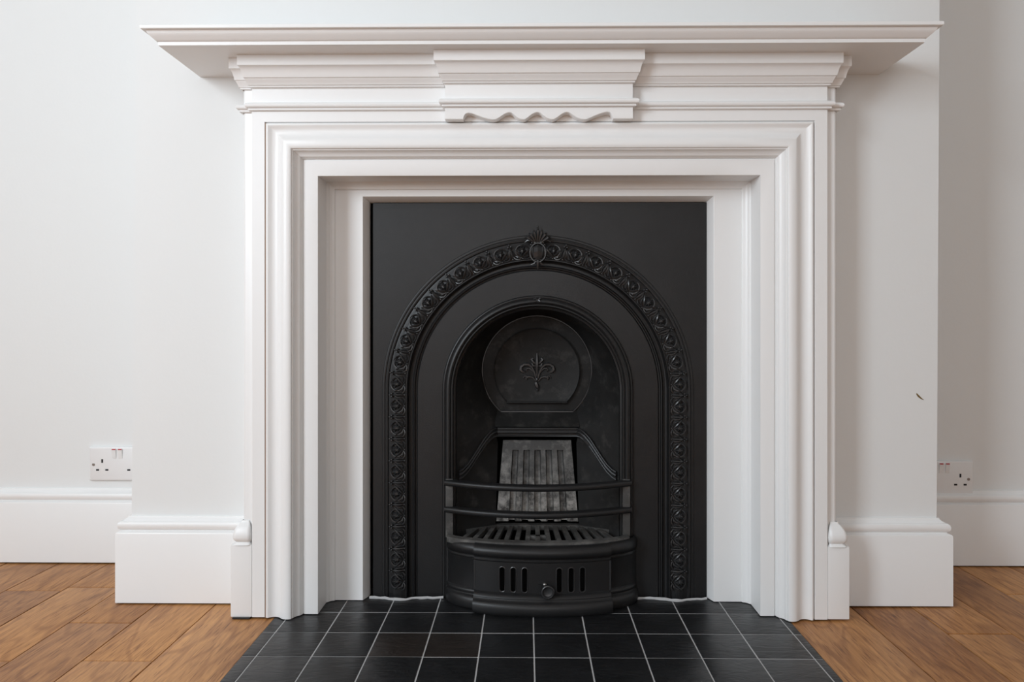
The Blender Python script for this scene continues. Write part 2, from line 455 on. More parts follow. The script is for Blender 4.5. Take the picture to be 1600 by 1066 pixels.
sweep3(bm, [(.5547, 1.0067, 1.4738), (.5540, 1.0060, 1.4700), (.5532, 1.0052, 1.4672), (.5515, 1.0035, 1.4656), (.5495, 1.0015, 1.4655), (.5478, 1.0000, 1.4662),
            (.5455, .998, 1.4678), (.5425, .9955, 1.4697), (.539, .9925, 1.4709), (.5345, .9885, 1.4712), (.5305, .985, 1.4702), (.5265, .9812, 1.4682),
            (.5235, .978, 1.4655), (.5205, .975, 1.4625), (.5175, .9715, 1.4603), (.5145, .9680, 1.4590), (.5105, .9640, 1.4582), (.506, .9592, 1.4581),
            (.5025, .9555, 1.4590), (.5005, .9533, 1.4603), (.4998, .9524, 1.4622), (.4994, .952, 1.4645), (.4978, .9503, 1.4648), (.4972, .9497, 1.4665),
            (.4965, .9490, 1.4695), (.4948, .947, 1.4725), (.4925, .945, 1.475), (.4900, .9425, 1.4768), (.4880, .9405, 1.4782), (.4868, .9395, 1.4800),
            (.4862, .939, 1.4825), (.4848, .9377, 1.4840), (.4840, .9368, 1.4860), (.4836, .9365, 1.4890)])
sp('bolection_moulding', bm)
bm = bmesh.new()
sweep3(bm, [(.5565, 1.0085, 1.4736), (.5540, 1.0060, 1.4737), (.5530, 1.0050, 1.4785), (.4850, .938, 1.4885), (.4800, .9330, 1.4886)])
sp('backing_strip', bm)
bm = bmesh.new(); box(bm, -.5568, -.5543, 1.4700, 1.4760, .001, 1.0068)
sp('open_joint', bm, M_groove, label='brownish open joint down the left side of the moulding')
bm = bmesh.new()
sweep3(bm, [(.4815, .9345, 1.491), (.4812, .9342, 1.4866), (.4806, .9336, 1.486), (.4537, .9030, 1.486), (.4530, .9024, 1.4863), (.4527, .902, 1.4872), (.4527, .902, 1.5480)])
sp('inner_frame', bm, angle=40)
bm = bmesh.new()
sweep3(bm, [(.4527, .902, 1.5480), (.4512, .9005, 1.5492), (.4500, .8995, 1.5500), (.4485, .8985, 1.5520), (.4470, .8970, 1.5545), (.4445, .8945, 1.5562),
            (.4415, .8920, 1.5575), (.4390, .8895, 1.5580), (.4375, .8880, 1.5590), (.4370, .8875, 1.5605), (.4365, .8867, 1.5620),
            (.3780, .8735, 1.5620), (.3774, .8730, 1.5624), (.3770, .8727, 1.5632), (.3685, .8643, 1.5850), (.3685, .8643, 1.5990)])
sp('slip_frame', bm)

CROWN = [(0, 1.0775), (.0060, 1.0775), (.0068, 1.0785), (.0068, 1.0805), (.0104, 1.0808), (.0110, 1.0822), (.0134, 1.0850), (.0162, 1.0882), (.0182, 1.0905), (.0188, 1.0916),
         (.0215, 1.0922), (.0222, 1.0935), (.0240, 1.0985), (.0262, 1.1030), (.0285, 1.1065), (.0312, 1.1095), (.0345, 1.1112), (.0358, 1.1116), (.0363, 1.1126), (.0363, 1.1320)]
BEAD = [(0, 1.0480), (.0025, 1.0476), (.0060, 1.0466), (.0095, 1.0450), (.0115, 1.0425), (.0120, 1.0400), (.0112, 1.0372), (.0090, 1.0356), (.0060, 1.0350),
        (.0058, 1.0345), (.0062, 1.0335), (.0062, 1.0318), (.0052, 1.0308), (0, 1.0304)]
def mould_wrap(bm, prof, X0, X1, y, yback, sl, sr):
    """moulding along the front with short returned ends (sl/sr scale of the return)"""
    rows = []
    for path in range(4):
        r = []
        for o, h in prof:
            if path == 0: c = (X0-o*sl, yback, h)
            elif path == 1: c = (X0-o*sl, y-o, h)
            elif path == 2: c = (X1+o*sr, y-o, h)
            else: c = (X1+o*sr, yback, h)
            r.append(bm.verts.new(c))
        rows.append(r)
    grid_faces(bm, rows)
for a, b, la, rb in ((-.583, -.184, 1, 0), (.184, .583, 0, 1)):
    bm = bmesh.new(); mould_wrap(bm, CROWN, a, b, 1.469, 1.52, .43*la, .43*rb); sp('crown_moulding', bm)
    bm = bmesh.new(); mould_wrap(bm, BEAD, a, b, 1.469, 1.52, .85*la, .85*rb); sp('bead_moulding', bm)

# centre block with wavy apron
bm = bmesh.new()
wave = [(-.1872, 1.0068), (-.1508, 1.0068)]
ctrl = [(-.1508, 1.0068), (-.1500, 1.0115), (-.1467, 1.0165), (-.1415, 1.0190), (-.1340, 1.0185), (-.1220, 1.0140), (-.1080, 1.0090), (-.0960, 1.0062), (-.0860, 1.0062), (-.0775, 1.0105), (-.0690, 1.0165),
        (-.0610, 1.0196), (-.0545, 1.0192), (-.0480, 1.0140), (-.0410, 1.0085), (-.0330, 1.0060), (-.0265, 1.0066), (-.0195, 1.0115), (-.0120, 1.0170),
        (-.0045, 1.0200), (.0020, 1.0192), (.0090, 1.0140), (.0165, 1.0085), (.0245, 1.0060), (.0315, 1.0066), (.0385, 1.0110), (.0460, 1.0165),
        (.0540, 1.0200), (.0605, 1.0194), (.0690, 1.0140), (.0780, 1.0085), (.0870, 1.0058), (.0960, 1.0062), (.1080, 1.0110), (.1200, 1.0160), (.1320, 1.0198),
        (.1390, 1.0200), (.1435, 1.0180), (.1460, 1.0135), (.1480, 1.0068)]
def smooth_pts(c, k=3):
    out = []
    P = [Vector((a, b, 0)) for a, b in c]
    for i in range(len(P)-1):
        p0 = P[max(i-1, 0)]; p1 = P[i]; p2 = P[i+1]; p3 = P[min(i+2, len(P)-1)]
        for j in range(k):
            t = j/k
            q = 0.5*((2*p1)+(p2-p0)*t+(2*p0-5*p1+4*p2-p3)*t*t+(3*p1-p0-3*p2+p3)*t*t*t)
            out.append((q.x, q.y))
    out.append(c[-1])
    return out
w2 = smooth_pts(ctrl, 2)
# wider cove beneath: the back of the cut sits lower, giving the scooped look
line = [(-.1872, 1.0068)]+w2+[(.1872, 1.0068)]
yf, yb = 1.447, 1.471
topz = 1.0325
rowt = [bm.verts.new((x, yf, topz)) for x, z in line]
rowf = [bm.verts.new((x, yf, z+.0012)) for x, z in line]
rowf2 = [bm.verts.new((x, yf+.0012, z)) for x, z in line]
rowb = [bm.verts.new((x, yb, z)) for x, z in line]
rowtb = [bm.verts.new((x, yb, topz)) for x, z in line]
grid_faces(bm, [rowt, rowf, rowf2, rowb, rowtb])
for i in (0, -1): bm.faces.new((rowt[i], rowf[i], rowf2[i], rowb[i], rowtb[i]))
sp('wavy_apron', bm, angle=40, label='apron with wavy cut lower edge')
bm = bmesh.new(); box(bm, -.1872, .1872, 1.447, 1.471, 1.0322, 1.1315, .0008); sp('centre_block', bm, angle=40)
bm = bmesh.new(); mould_wrap(bm, CROWN, -.1872, .1872, 1.447, 1.4695, .5, .5); sp('crown_moulding', bm)
bm = bmesh.new(); mould_wrap(bm, BEAD, -.1872, .1872, 1.447, 1.4695, .95, .95); sp('bead_moulding', bm)

# side posts behind, plinths, bulb feet
FOOT = [(.0, .1965), (.0020, .1960), (.0026, .1930), (.0055, .1905), (.0095, .1860), (.0130, .1800), (.0152, .1735), (.0164, .1670), (.0160, .1620),
        (.0142, .1580), (.0118, .1556), (.0106, .1540), (.0116, .1524), (.0140, .1508), (.0150, .1490)]
for s in (-1, 1):
    bm = bmesh.new()
    # post: rounded outer front arris
    sec = [(.575, 1.481), (.5995, 1.481), (.6025, 1.4818), (.6046, 1.4838), (.606, 1.4875), (.606, YB)]
    rows = [[bm.verts.new((s*x, y, h)) for x, y in sec] for h in (.149, .4, .7, 1.0, 1.132)]
    grid_faces(bm, rows)
    sp('side_post', bm, angle=50)
    bm = bmesh.new(); mould_wrap(bm, [(o*.83, h) for o, h in CROWN], -.606 if s < 0 else .57, -.57 if s < 0 else .606, 1.481, YB, .55 if s < 0 else 0, .55 if s > 0 else 0)
    sp('crown_moulding', bm)
    bm = bmesh.new(); mould_wrap(bm, BEAD, -.606 if s < 0 else .57, -.57 if s < 0 else .606, 1.481, YB, .85 if s < 0 else 0, .85 if s > 0 else 0)
    sp('bead_moulding', bm)
    bm = bmesh.new()
    box(bm, min(s*.583, s*.6262), max(s*.583, s*.6262), 1.469, YB, 0.0025, .149, .0022)
    sp('plinth_block', bm, angle=50)
    # bulb foot: rounded-section turned shape wrapped round the post
    bm = bmesh.new(); rows = []
    for o, h in FOOT:
        x0, x1 = .5838-.0+ (.0 if True else 0), .606+o
        x0 = .5925-o*.52
        y0 = 1.4805-o
        r = []
        rr = .001+o*.42
        x0 = max(x0, .5835)
        for cxx, cyy, a0 in ((x0+rr, y0+rr, pi), (x1-rr, y0+rr, 1.5*pi)):
            q = rr
            for k in range(6):
                a = a0+(pi/2)*k/5
                r.append(bm.verts.new((s*(cxx+q*cos(a)), cyy+q*sin(a), h)))
        r.append(bm.verts.new((s*x1, YB, h)))
        rows.append(r)
    grid_faces(bm, rows)
    sp('bulb_foot', bm, angle=60)

# mantel shelf
bm = bmesh.new()
SH = [(1.132, 1.382, .7299), (1.1385, 1.382, .7299), (1.1391, 1.3812, .7306), (1.1393, 1.3795, .7322), (1.1402, 1.3780, .7337), (1.1425, 1.3755, .7360), (1.1455, 1.3722, .7395),
      (1.1485, 1.3692, .7425), (1.1515, 1.3672, .7445), (1.1540, 1.3665, .7452), (1.1548, 1.3660, .7456), (1.1552, 1.3600, .7518), (1.1562, 1.3588, .7527),
      (1.1615, 1.3588, .7527), (1.1630, 1.3602, .7515)]
rows = []
nx = 24
for h, y, X in SH:
    r = [bm.verts.new((-X, YB, h)), bm.verts.new((-X, y, h))]
    r += [bm.verts.new((-X+2*X*k/nx, y, h)) for k in range(1, nx)]
    r += [bm.verts.new((X, y, h)), bm.verts.new((X, YB, h))]
    rows.append(r)
grid_faces(bm, rows)
bm.faces.new(rows[0]); bm.faces.new(rows[-1])
sp('mantel_shelf', bm)

# ------------------------------------------------------------------ cast iron insert
insert = thing('cast_iron_insert', 'black cast iron arched fireplace insert with leaf moulding inside the white surround', 'fireplace', (0, 1.58, 0))
def ip(name, bm, mat=M_iron, smooth=True, angle=30, label=None, parent=None):
    o = obj(name, bm, mat, parent or insert, smooth=smooth, angle=angle)
    if not parent: o.location = (0, -1.58, 0)
    if label: o['label'] = label
    return o
YP = 1.585; HC = .4518; RS = 1/715.5
NA = 72
def arch_pts(r, n=NA, nl=8, foot=0.0, rfoot=None):
    """U shaped path: up the left leg, round, down the right leg"""
    out = []
    for k in range(nl): out.append((-r, foot+(HC-foot)*k/nl))
    for k in range(n+1):
        a = pi-pi*k/n
        out.append((r*cos(a), HC+r*sin(a)))
    for k in range(1, nl+1): out.append((r, HC-(HC-foot)*k/nl))
    return out
def arch_sweep(bm, prof, foot=0.0, n=NA):
    """prof: (radius, out) ; out = forward relief from the plate"""
    grid_faces(bm, [[bm.verts.new((x, YP-o, z)) for x, z in arch_pts(r, n, foot=foot)] for r, o in prof])
# back plate: rectangle with the U hole
bm = bmesh.new()
inner = arch_pts(.3405, NA)
PX0, PX1, PT = -.3605, .3675, .8625
def outer_pt(x, z, i):
    if z <= HC: return (PX0 if x < 0 else PX1, z)
    dx, dz = x, z-HC
    cands = []
    if dx < -1e-6: cands.append(PX0/dx)
    if dx > 1e-6: cands.append(PX1/dx)
    if dz > 1e-6: cands.append((PT-HC)/dz)
    t = min(c for c in cands if c > 0)
    return (dx*t, HC+dz*t)
ro = []; rm = []
for i, (x, z) in enumerate(inner):
    ro.append(outer_pt(x, z, i))
# snap nearest samples to the corners
for cxn in (PX0, PX1):
    j = min(range(len(ro)), key=lambda i: (ro[i][0]-cxn)**2+(ro[i][1]-PT)**2); ro[j] = (cxn, PT)
a = [bm.verts.new((x, YP, z)) for x, z in inner]; b = [bm.verts.new((x, YP, z)) for x, z in ro]; c = [bm.verts.new((x, YP+.012, z)) for x, z in ro]
grid_faces(bm, [a, b, c])
ip('face_plate', bm)
bm = bmesh.new()
arch_sweep(bm, [(.3405, 0), (.3392, .0016), (.3370, .0022), (.3345, .0018), (.3335, .0004), (.3325, .0004), (.3318, .0022), (.3300, .0030), (.3275, .0026), (.3262, .0010),
                (.3250, .0005), (.3225, .0012), (.3180, .0035), (.3130, .0056), (.3070, .0068), (.3000, .0066), (.2940, .0050), (.2895, .0030),
                (.2882, .0030), (.2876, .0075), (.2868, .0090), (.2852, .0090), (.2844, .0075), (.2835, .0020), (.2815, -.004), (.2790, -.0055), (.2745, -.005),
                (.2722, -.0015), (.2710, -.0005), (.2695, -.001), (.2675, -.0060), (.2655, -.0065), (.2625, -.0030), (.2610, -.0030), (.2300, -.0030), (.2085, -.003)])
ip('arch_moulding', bm)
bm = bmesh.new()
arch_sweep(bm, [(.2090, -.003), (.2080, .0008), (.2065, .0028), (.2045, .0034), (.2028, .0028), (.2020, .0040), (.2000, .0075), (.1970, .0098), (.1940, .0102), (.1915, .0088), (.1898, .0060),
                (.1892, .0040), (.1888, .0040), (.1882, .0048), (.1868, .0050), (.1850, .0035), (.1842, .0010), (.1838, -.004), (.1800, -.006), (.1790, -.005), (.1782, -.010)], foot=.0)
ip('opening_bead', bm, M_iron)

# leaf motif (one mesh shared): local x along the band, y = outward radius, z = relief
def motif_mesh():
    bm = bmesh.new()
    # pointed egg shaped leaf with fluted surface
    n = 14; rings = []
    for j, (q, hh) in enumerate(((1.0, -.001), (.78, .0026), (.48, .0046), (.18, .0062))):
        r = []
        for k in range(n):
            a = 2*pi*k/n
            rid = 1+(.12, .20, .26, .10)[j]*(-1)**k
            r.append(bm.verts.new((.0100*q*rid*cos(a), .0020+.0115*q*rid*sin(a), hh)))
        rings.append(r)
    grid_faces(bm, rings, close=True); bm.faces.new(rings[-1])
    ball(bm, (0, -.0012, .0052), .0019, 6, 5)
    ball(bm, (0, .0068, .0040), .0013, 6, 4)
    for sx in (-1, 1):
        # ring around the leaf
        pts = []
        for k in range(9):
            a = math.radians(96-180*k/8)
            pts.append((sx*(.0004+.0140*cos(a)), .0012+.0140*sin(a), .0030-.0008*abs(sin(a))))
        tube(bm, pts, [.0008, .0013, .0016, .0018, .0019, .0018, .0015, .0012, .0008], 5)
        # broad V leaves crossing below the egg
        tube(bm, [(sx*.0015, -.0085, .0030), (sx*.0070, -.0040, .0044), (sx*.0125, .0015, .0042), (sx*.0180, .0070, .0024)], [.0010, .0021, .0021, .0010], 6)
        tube(bm, [(sx*.0030, -.0135, .0020), (sx*.0080, -.0160, .0026), (sx*.0135, -.0158, .0026), (sx*.0180, -.0122, .0022), (sx*.0200, -.0075, .0014)], [.0010, .0018, .0020, .0016, .0008], 5)
        tube(bm, [(sx*.0060, -.0105, .0020), (sx*.0105, -.0108, .0028), (sx*.0150, -.0080, .0020)], [.0008, .0016, .0008], 5)
    X = .0239
    for dx, dy in ((0, .0172), (-.0030, .0128), (.0030, .0128)): ball(bm, (X+dx, dy, .0030), .0025, 7, 5)
    tube(bm, [(X, .0110, .0030), (X, .0040, .0048), (X, -.0040, .0050), (X, -.0130, .0022)], [.0014, .0024, .0022, .0009], 6)
    for sx in (-1, 1):
        tube(bm, [(X+sx*.0014, .0070, .0036), (X+sx*.0046, .0010, .0036), (X+sx*.0050, -.0060, .0030), (X+sx*.0040, -.0115, .0018)], [.0008, .0016, .0015, .0007], 5)
    ball(bm, (X, -.0150, .0022), (.0020, .0020, .0016), 6, 4)
    ball(bm, (0, -.0150, .0026), (.0022, .0018, .0016), 6, 4)
    bmesh.ops.recalc_face_normals(bm, faces=bm.faces)
    me = bpy.data.meshes.new('leaf_motif'); bm.to_mesh(me); bm.free(); me.materials.append(M_iron2)
    me.polygons.foreach_set('use_smooth', [True]*len(me.polygons)); me.set_sharp_from_angle(angle=math.radians(28))
    return me
MM = motif_mesh()
RB = .3048; step = .0477
def place_motif(x, z, ang, flip):
    """ang: direction of outward radius in the xz plane; tangent runs up the leg"""
    o = bpy.data.objects.new('leaf_motif', MM); S.collection.objects.link(o); o.parent = insert
    ry = Vector((cos(ang), 0, sin(ang)))
    rz = Vector((0, -1, 0))
    rxv = ry.cross(rz)
    if flip: rxv = -rxv
    m = Matrix((rxv, ry, rz)).transposed().to_4x4()
    if flip:   # keep a proper mirrored copy for the right-hand side
        pass
    m = m @ Matrix.Diagonal((1, 1, 1.5, 1))
    m.translation = Vector((x, YP-1.58-.0045, z))
    o.matrix_local = m
for s in (-1, 1):
    d = .034                    # arc distance from the apex
    arc = RB*pi/2
    while d < arc+HC-.02:
        if d < arc:
            a = pi/2-s*d/RB
            place_motif(RB*cos(a), HC+RB*sin(a), a, s > 0)
        else:
            place_motif(s*RB, HC-(d-arc), 0 if s > 0 else pi, s > 0)
        d += step
# crest at the apex: palmette, diamond boss in a ring, pendant
bm = bmesh.new()
zc = .7530; yb = YP-.007
pts = [(.0172*cos(2*pi*k/20), yb-.0045, zc+.0205*sin(2*pi*k/20)) for k in range(20)]
tube(bm, pts, .0019, 6, closed=True)
ip('crest_ring', bm, M_iron2, angle=40)
bm = bmesh.new()
apx = bm.verts.new((0, yb-.0145, zc+.001))
rim = [bm.verts.new((x, yb-.0035, zc+z)) for x, z in ((0, .0180), (.0092, .0125), (.0138, .001), (.0092, -.0115), (0, -.0170), (-.0092, -.0115), (-.0138, .001), (-.0092, .0125))]
mids = [bm.verts.new(((rim[k].co+apx.co)*.5)+Vector((0, -.0012, 0))) for k in (0, 2, 4, 6)]
for q in range(4):
    a_, c_, b_ = rim[2*q], rim[2*q+1], rim[(2*q+2) % 8]
    m_, n_ = mids[q], mids[(q+1) % 4]
    bm.faces.new((a_, c_, m_)); bm.faces.new((c_, b_, n_)); bm.faces.new((m_, c_, n_)); bm.faces.new((m_, n_, apx))
ip('faceted_boss', bm, M_iron2, angle=14)
bm = bmesh.new()
for tx, tz in ((-.0265, .0340), (-.0185, .0420), (-.0095, .0490), (0, .0535), (.0095, .0490), (.0185, .0420), (.0265, .0340)):
    bx, bz = tx*.2, .0200
    P_ = lambda t: (bx+(tx-bx)*t, bz+(tz-bz)*t)
    tube(bm, [(P_(0)[0], yb-.002, zc+P_(0)[1]), (P_(.4)[0], yb-.0085, zc+P_(.4)[1]+.001), (P_(.75)[0], yb-.0090, zc+P_(.75)[1]+.0008), (P_(1)[0], yb-.003, zc+P_(1)[1])], [.0015, .0026, .0037, .0016], 6)
ball(bm, (0, yb-.0035, zc+.0565), .0024, 6, 5)
for s in (-1, 1):
    tube(bm, [(s*.004, yb-.004, zc+.020), (s*.014, yb-.004, zc+.026), (s*.022, yb-.003, zc+.0265), (s*.028, yb-.001, zc+.0225)], [.0022, .0028, .0022, .001], 6)
    ball(bm, (s*.015, yb-.002, zc+.016), .0020, 6, 4)
ip('crest_ornament', bm, M_iron2, angle=40, label='raised fan shaped palmette at the top of the arch')
bm = bmesh.new()
tube(bm, [(0, yb-.006, zc-.017), (0, yb-.006, zc-.026), (0, yb-.002, zc-.036)], [.0030, .0032, .0010], 6)
for s in (-1, 1):
    tube(bm, [(s*.003, yb-.003, zc-.018), (s*.008, yb-.003, zc-.024), (s*.015, yb-.002, zc-.0262)], [.0016, .0018, .0008], 5)
ip('crest_pendant', bm, M_iron2, angle=40)
bm = bmesh.new()
zt = HC+.1985
for s in (-1, 1):
    tube(bm, [(0, YP-.0095, zt), (s*.005, YP-.011, zt+.0030), (s*.009, YP-.008, zt+.0020)], [.0012, .0022, .001], 6)
    tube(bm, [(0, YP-.0095, zt), (s*.005, YP-.011, zt-.0030), (s*.009, YP-.009, zt-.0020)], [.0012, .0018, .001], 6)
ip('bow_ornament', bm, M_iron2)

# firebox liner: loft from the arched opening to the back
def curve_eval(keys, t):
    for (t0, *a), (t1, *b) in zip(keys[:-1], keys[1:]):
        if t <= t1:
            k = (t-t0)/(t1-t0) if t1 > t0 else 0
            return [u+(v-u)*k for u, v in zip(a, b)]
    return list(keys[-1][1:])
front = arch_pts(.1790, 48, nl=14, foot=.10)
n_f = len(front)
CB = .4850; RBK = .128
def back_pt(x, z):
    # lower part: fireback edge; upper: round head of the back plate
    s = -1 if x < 0 else 1
    if z < HC:
        t = (z-.10)/(HC-.10)
        k = curve_eval([(0, .098, .10, 1.640), (.18, .094, .155, 1.645), (.66, .0905, .330, 1.678), (.74, .0960, .352, 1.660), (.86, .0905, .392, 1.700), (.93, .1150, .430, 1.702), (1, .1270, .470, 1.702)], t)
        return Vector((s*k[0], k[2], k[1]))
    a = math.atan2(z-HC, x)
    return Vector((RBK*cos(a), 1.702, CB+(RBK+.005)*sin(a)))
bm = bmesh.new(); rows = []
NL = 8
fro = [Vector((x, YP+.010, z)) for x, z in front]
bac = [back_pt(x, z) for x, z in front]
def liner(i, t):
    p = fro[i].lerp(bac[i], t)
    return p
for j in range(NL+1):
    t = j/NL
    rows.append([bm.verts.new(liner(i, t)) for i in range(n_f)])
grid_faces(bm, rows)
ip('firebox_liner', bm, M_soot, angle=50)
# back plate with medallion
bm = bmesh.new()
def disc_outline(cx, cz, r, zcut, n=40):
    a0 = math.asin((zcut-cz)/r)
    return [(cx+r*cos(a0+(pi-2*a0)*k/n), cz+r*sin(a0+(pi-2*a0)*k/n)) for k in range(n+1)]
bm_o = [bm.verts.new((x*1.06, 1.703, z)) for x, z in disc_outline(0, CB+.003, .131, .385)]
bm.faces.new(bm_o)
ip('back_plate', bm, M_soot)
bm = bmesh.new()
o1 = disc_outline(0, .489, .128, .3925); o2 = disc_outline(0, .489, .1245, .396)
tube(bm, [(x, 1.700, z) for x, z in o1], .0018, 6)
tube(bm, [(o1[0][0], 1.699, o1[0][1]), (o1[-1][0], 1.699, o1[-1][1])], .0030, 8)
ip('back_plate_rim', bm, M_iron2, angle=50)
bm = bmesh.new()
m1 = disc_outline(0, .4875, .1015, .4145)
m0 = [bm.verts.new((x, 1.7015, z)) for x, z in m1]
mA = [bm.verts.new((x, 1.6965, z)) for x, z in m1]
mB = [bm.verts.new((x*.975, 1.6950, .4875+(z-.4875)*.975)) for x, z in m1]
mC = [bm.verts.new((x*.95, 1.6965, .4875+(z-.4875)*.95)) for x, z in m1]
grid_faces(bm, [m0, mA, mB, mC], close=True); bm.faces.new(mC)
tube(bm, [(m1[0][0], 1.6955, m1[0][1]), (m1[-1][0], 1.6955, m1[-1][1])], .0026, 8)
med = ip('medallion', bm, M_soot, angle=35, label='round raised panel on the back plate')
# fleur-de-lis relief
bm = bmesh.new()
yf_ = 1.6945
def rel(pts, rads, n=6): tube(bm, [(x, yf_-(p[2] if len(p) > 2 else 0), z) for p in pts for x, z in ((p[0], p[1]),)], [q*1.35 for q in rads], n)
zc2 = .4875
for s in (-1, 1):
    rel([(s*.002, zc2-.018), (s*.006, zc2-.002), (s*.012, zc2+.010), (s*.020, zc2+.016, .001), (s*.030, zc2+.016, .001), (s*.037, zc2+.011), (s*.0385, zc2+.004), (s*.034, zc2-.001), (s*.028, zc2-.002)],
        [.0014, .0022, .0027, .0030, .0030, .0032, .0036, .0032, .0014])
    rel([(s*.003, zc2-.010), (s*.010, zc2+.001), (s*.017, zc2+.007), (s*.023, zc2+.007), (s*.0255, zc2+.003), (s*.022, zc2+.000)], [.0010, .0014, .0016, .0018, .0016, .0010])
    rel([(s*.002, zc2-.024), (s*.010, zc2-.014), (s*.020, zc2-.0125), (s*.026, zc2-.016), (s*.0245, zc2-.020)], [.0012, .0020, .0022, .0024, .0018])
    rel([(s*.020, zc2-.0125), (s*.029, zc2-.011), (s*.0325, zc2-.016)], [.0014, .0016, .0010])
    rel([(s*.002, zc2+.017), (s*.008, zc2+.021), (s*.013, zc2+.028), (s*.009, zc2+.031)], [.0016, .0026, .0028, .0018])
    rel([(s*.002, zc2+.012), (s*.009, zc2+.013), (s*.012, zc2+.019)], [.0012, .0022, .0018])
rel([(0, zc2+.042), (0, zc2+.032), (0, zc2+.018, .001), (0, zc2+.005), (0, zc2-.012)], [.0008, .0020, .0036, .0022, .0014])
ball(bm, (0, yf_-.001, zc2-.019), (.0040, .0030, .0048), 8, 6)
rel([(-.003, zc2-.026), (0, zc2-.034, .001), (.003, zc2-.041)], [.0030, .0040, .0020]); ball(bm, (.001, yf_, zc2-.044), .0026, 6, 5)
ob = ip('fleur_relief', bm, M_iron2, angle=50, parent=med)

# back slope, knee moulding and fireback
bm = bmesh.new()
prof = [(.1015, .396, 1.7015), (.098, .372, 1.6755), (.0965, .362, 1.664)]
grid_faces(bm, [[bm.verts.new((-w, y, z)), bm.verts.new((w, y, z))] for w, z, y in prof])
ip('throat_slope', bm, M_soot)
# moulding: three beads following the cheeks and the knee
def cheek_pt(t, z, s):
    """point on the liner surface at loft fraction t and height z"""
    best = None
    idx = range(14) if s < 0 else range(n_f-14, n_f)
    idx = list(idx)
    pts = [liner(i, t) for i in idx]
    pts.sort(key=lambda p: p.z)
    for p, q in zip(pts[:-1], pts[1:]):
        if p.z <= z <= q.z:
            return p.lerp(q, (z-p.z)/(q.z-p.z))
    return pts[0] if z < pts[0].z else pts[-1]
SC = [(.04, .2690), (.13, .2730), (.25, .2830), (.38, .2990), (.52, .3180), (.66, .3350), (.80, .3470), (.90, .3525), (1.0, .3535)]
bm = bmesh.new()
for dz, r in ((.0040, .0022), (-.0035, .0034), (-.0125, .0022)):
    left = []
    for t, z in SC:
        p = cheek_pt(t, z+dz, -1); left.append(Vector((p.x+.0035, p.y-.004, z+dz)))
    right = [Vector((-p.x, p.y, p.z)) for p in left][::-1]
    tube(bm, left+right, r, 7)
# flat band behind the beads
bl = []; bt2 = []
for t, z in SC:
    p = cheek_pt(t, z, -1)
    bl.append(Vector((p.x+.0030, p.y-.0035, z+.006))); bt2.append(Vector((p.x+.0045, p.y-.0035, z-.0145)))
full_t = bl+[Vector((-p.x, p.y, p.z)) for p in bl[::-1]]
full_b = bt2+[Vector((-p.x, p.y, p.z)) for p in bt2[::-1]]
full_bb = [Vector((p.x, p.y+.012, p.z)) for p in full_b]; full_tb = [Vector((p.x, p.y+.010, p.z)) for p in full_t]
grid_faces(bm, [[bm.verts.new(p) for p in r] for r in (full_tb, full_t, full_b, full_bb)])
ip('knee_moulding', bm, M_iron, angle=40, label='curved beaded moulding sweeping over the fireback')
# fireback with grooves
bm = bmesh.new()
zt_, zb_ = .3290, .1500
gx = [-.060, -.0345, -.009, .0160, .0405, .062]   # groove centres (as fractions of local width)
gz_top = .3040
def fb_y(z): return 1.680+(1.648-1.680)*(zt_-z)/(zt_-zb_)
def fb_w(z): return .0785+(.0930-.0785)*(zt_-z)/(zt_-zb_)
gc = [-.62, -.30, .015, .33, .66]; gw = .060
cols = [-1.0]
for g in gc: cols += [g-gw-.03, g-gw, g+gw, g+gw+.03]
cols.append(1.0)
deep = [0, 0, 1, 1, 0]*1
zrow = [zt_, zt_-.004, gz_top+.003, gz_top, .28, .25, .22, .19, .165, zb_]
rows = []
for iz, z in enumerate(zrow):
    r = []
    for ic, cxf in enumerate(cols):
        g = ic % 4
        indeep = 0 < ic < len(cols)-1 and g in (2, 3) and iz >= 3
        y = fb_y(z)+(.012 if indeep else 0)
        if ic in (0, len(cols)-1): y += .0
        r.append(bm.verts.new((cxf*fb_w(z), y, z)))
    rows.append(r)
grid_faces(bm, rows)
L = [bm.verts.new((-fb_w(z), fb_y(z)+.025, z)) for z in zrow]; R = [bm.verts.new((fb_w(z), fb_y(z)+.025, z)) for z in zrow]
for i in range(len(zrow)-1):
    bm.faces.new((L[i], rows[i][0], rows[i+1][0], L[i+1])); bm.faces.new((R[i], rows[i][-1], rows[i+1][-1], R[i+1]))
tb = [bm.verts.new((cxf*fb_w(zt_), fb_y(zt_)+.025, zt_)) for cxf in cols]
grid_faces(bm, [tb, rows[0]])
ip('fireback', bm, M_brick, angle=25, label='ash-stained grooved iron fireback')

# ------------------------------------------------------------------ bars and bottom grate
grate = thing('fire_grate', 'bowed iron fire bars and slotted bottom grate inside the arched opening', 'grate', (0, 1.56, .14))
def gp(name, bm, mat, **k):
    lab = k.pop('label', None)
    o = obj(name, bm, mat, grate, smooth=True, **k); o.location = (0, -1.56, -.14)
    if lab: o['label'] = lab
    return o
def bow(x, y_end_, y_mid, hw): return y_mid+(y_end_-y_mid)*(x/hw)**2
for zb, ym in ((.2555, 1.5175), (.1975, 1.5230)):
    bm = bmesh.new(); pts = []; hw = .203
    rows = []
    for k in range(33):
        x = -hw+2*hw*k/32
        y = bow(x, 1.574, ym, hw)-.0015*(1-abs(x)/hw)
        sec = [(0, -.0084), (-.0030, -.0074), (-.0048, -.0040), (-.0050, -.0006), (-.0040, .0022), (-.0008, .0040), (.013, .0046), (.0135, -.0040), (.006, -.0070)]
        rows.append([bm.verts.new((x, y+a, zb+b)) for a, b in sec])
    grid_faces(bm, rows, close=True); bm.faces.new(rows[0]); bm.faces.new(rows[-1])
    gp('bar', bm, M_iron, angle=50)
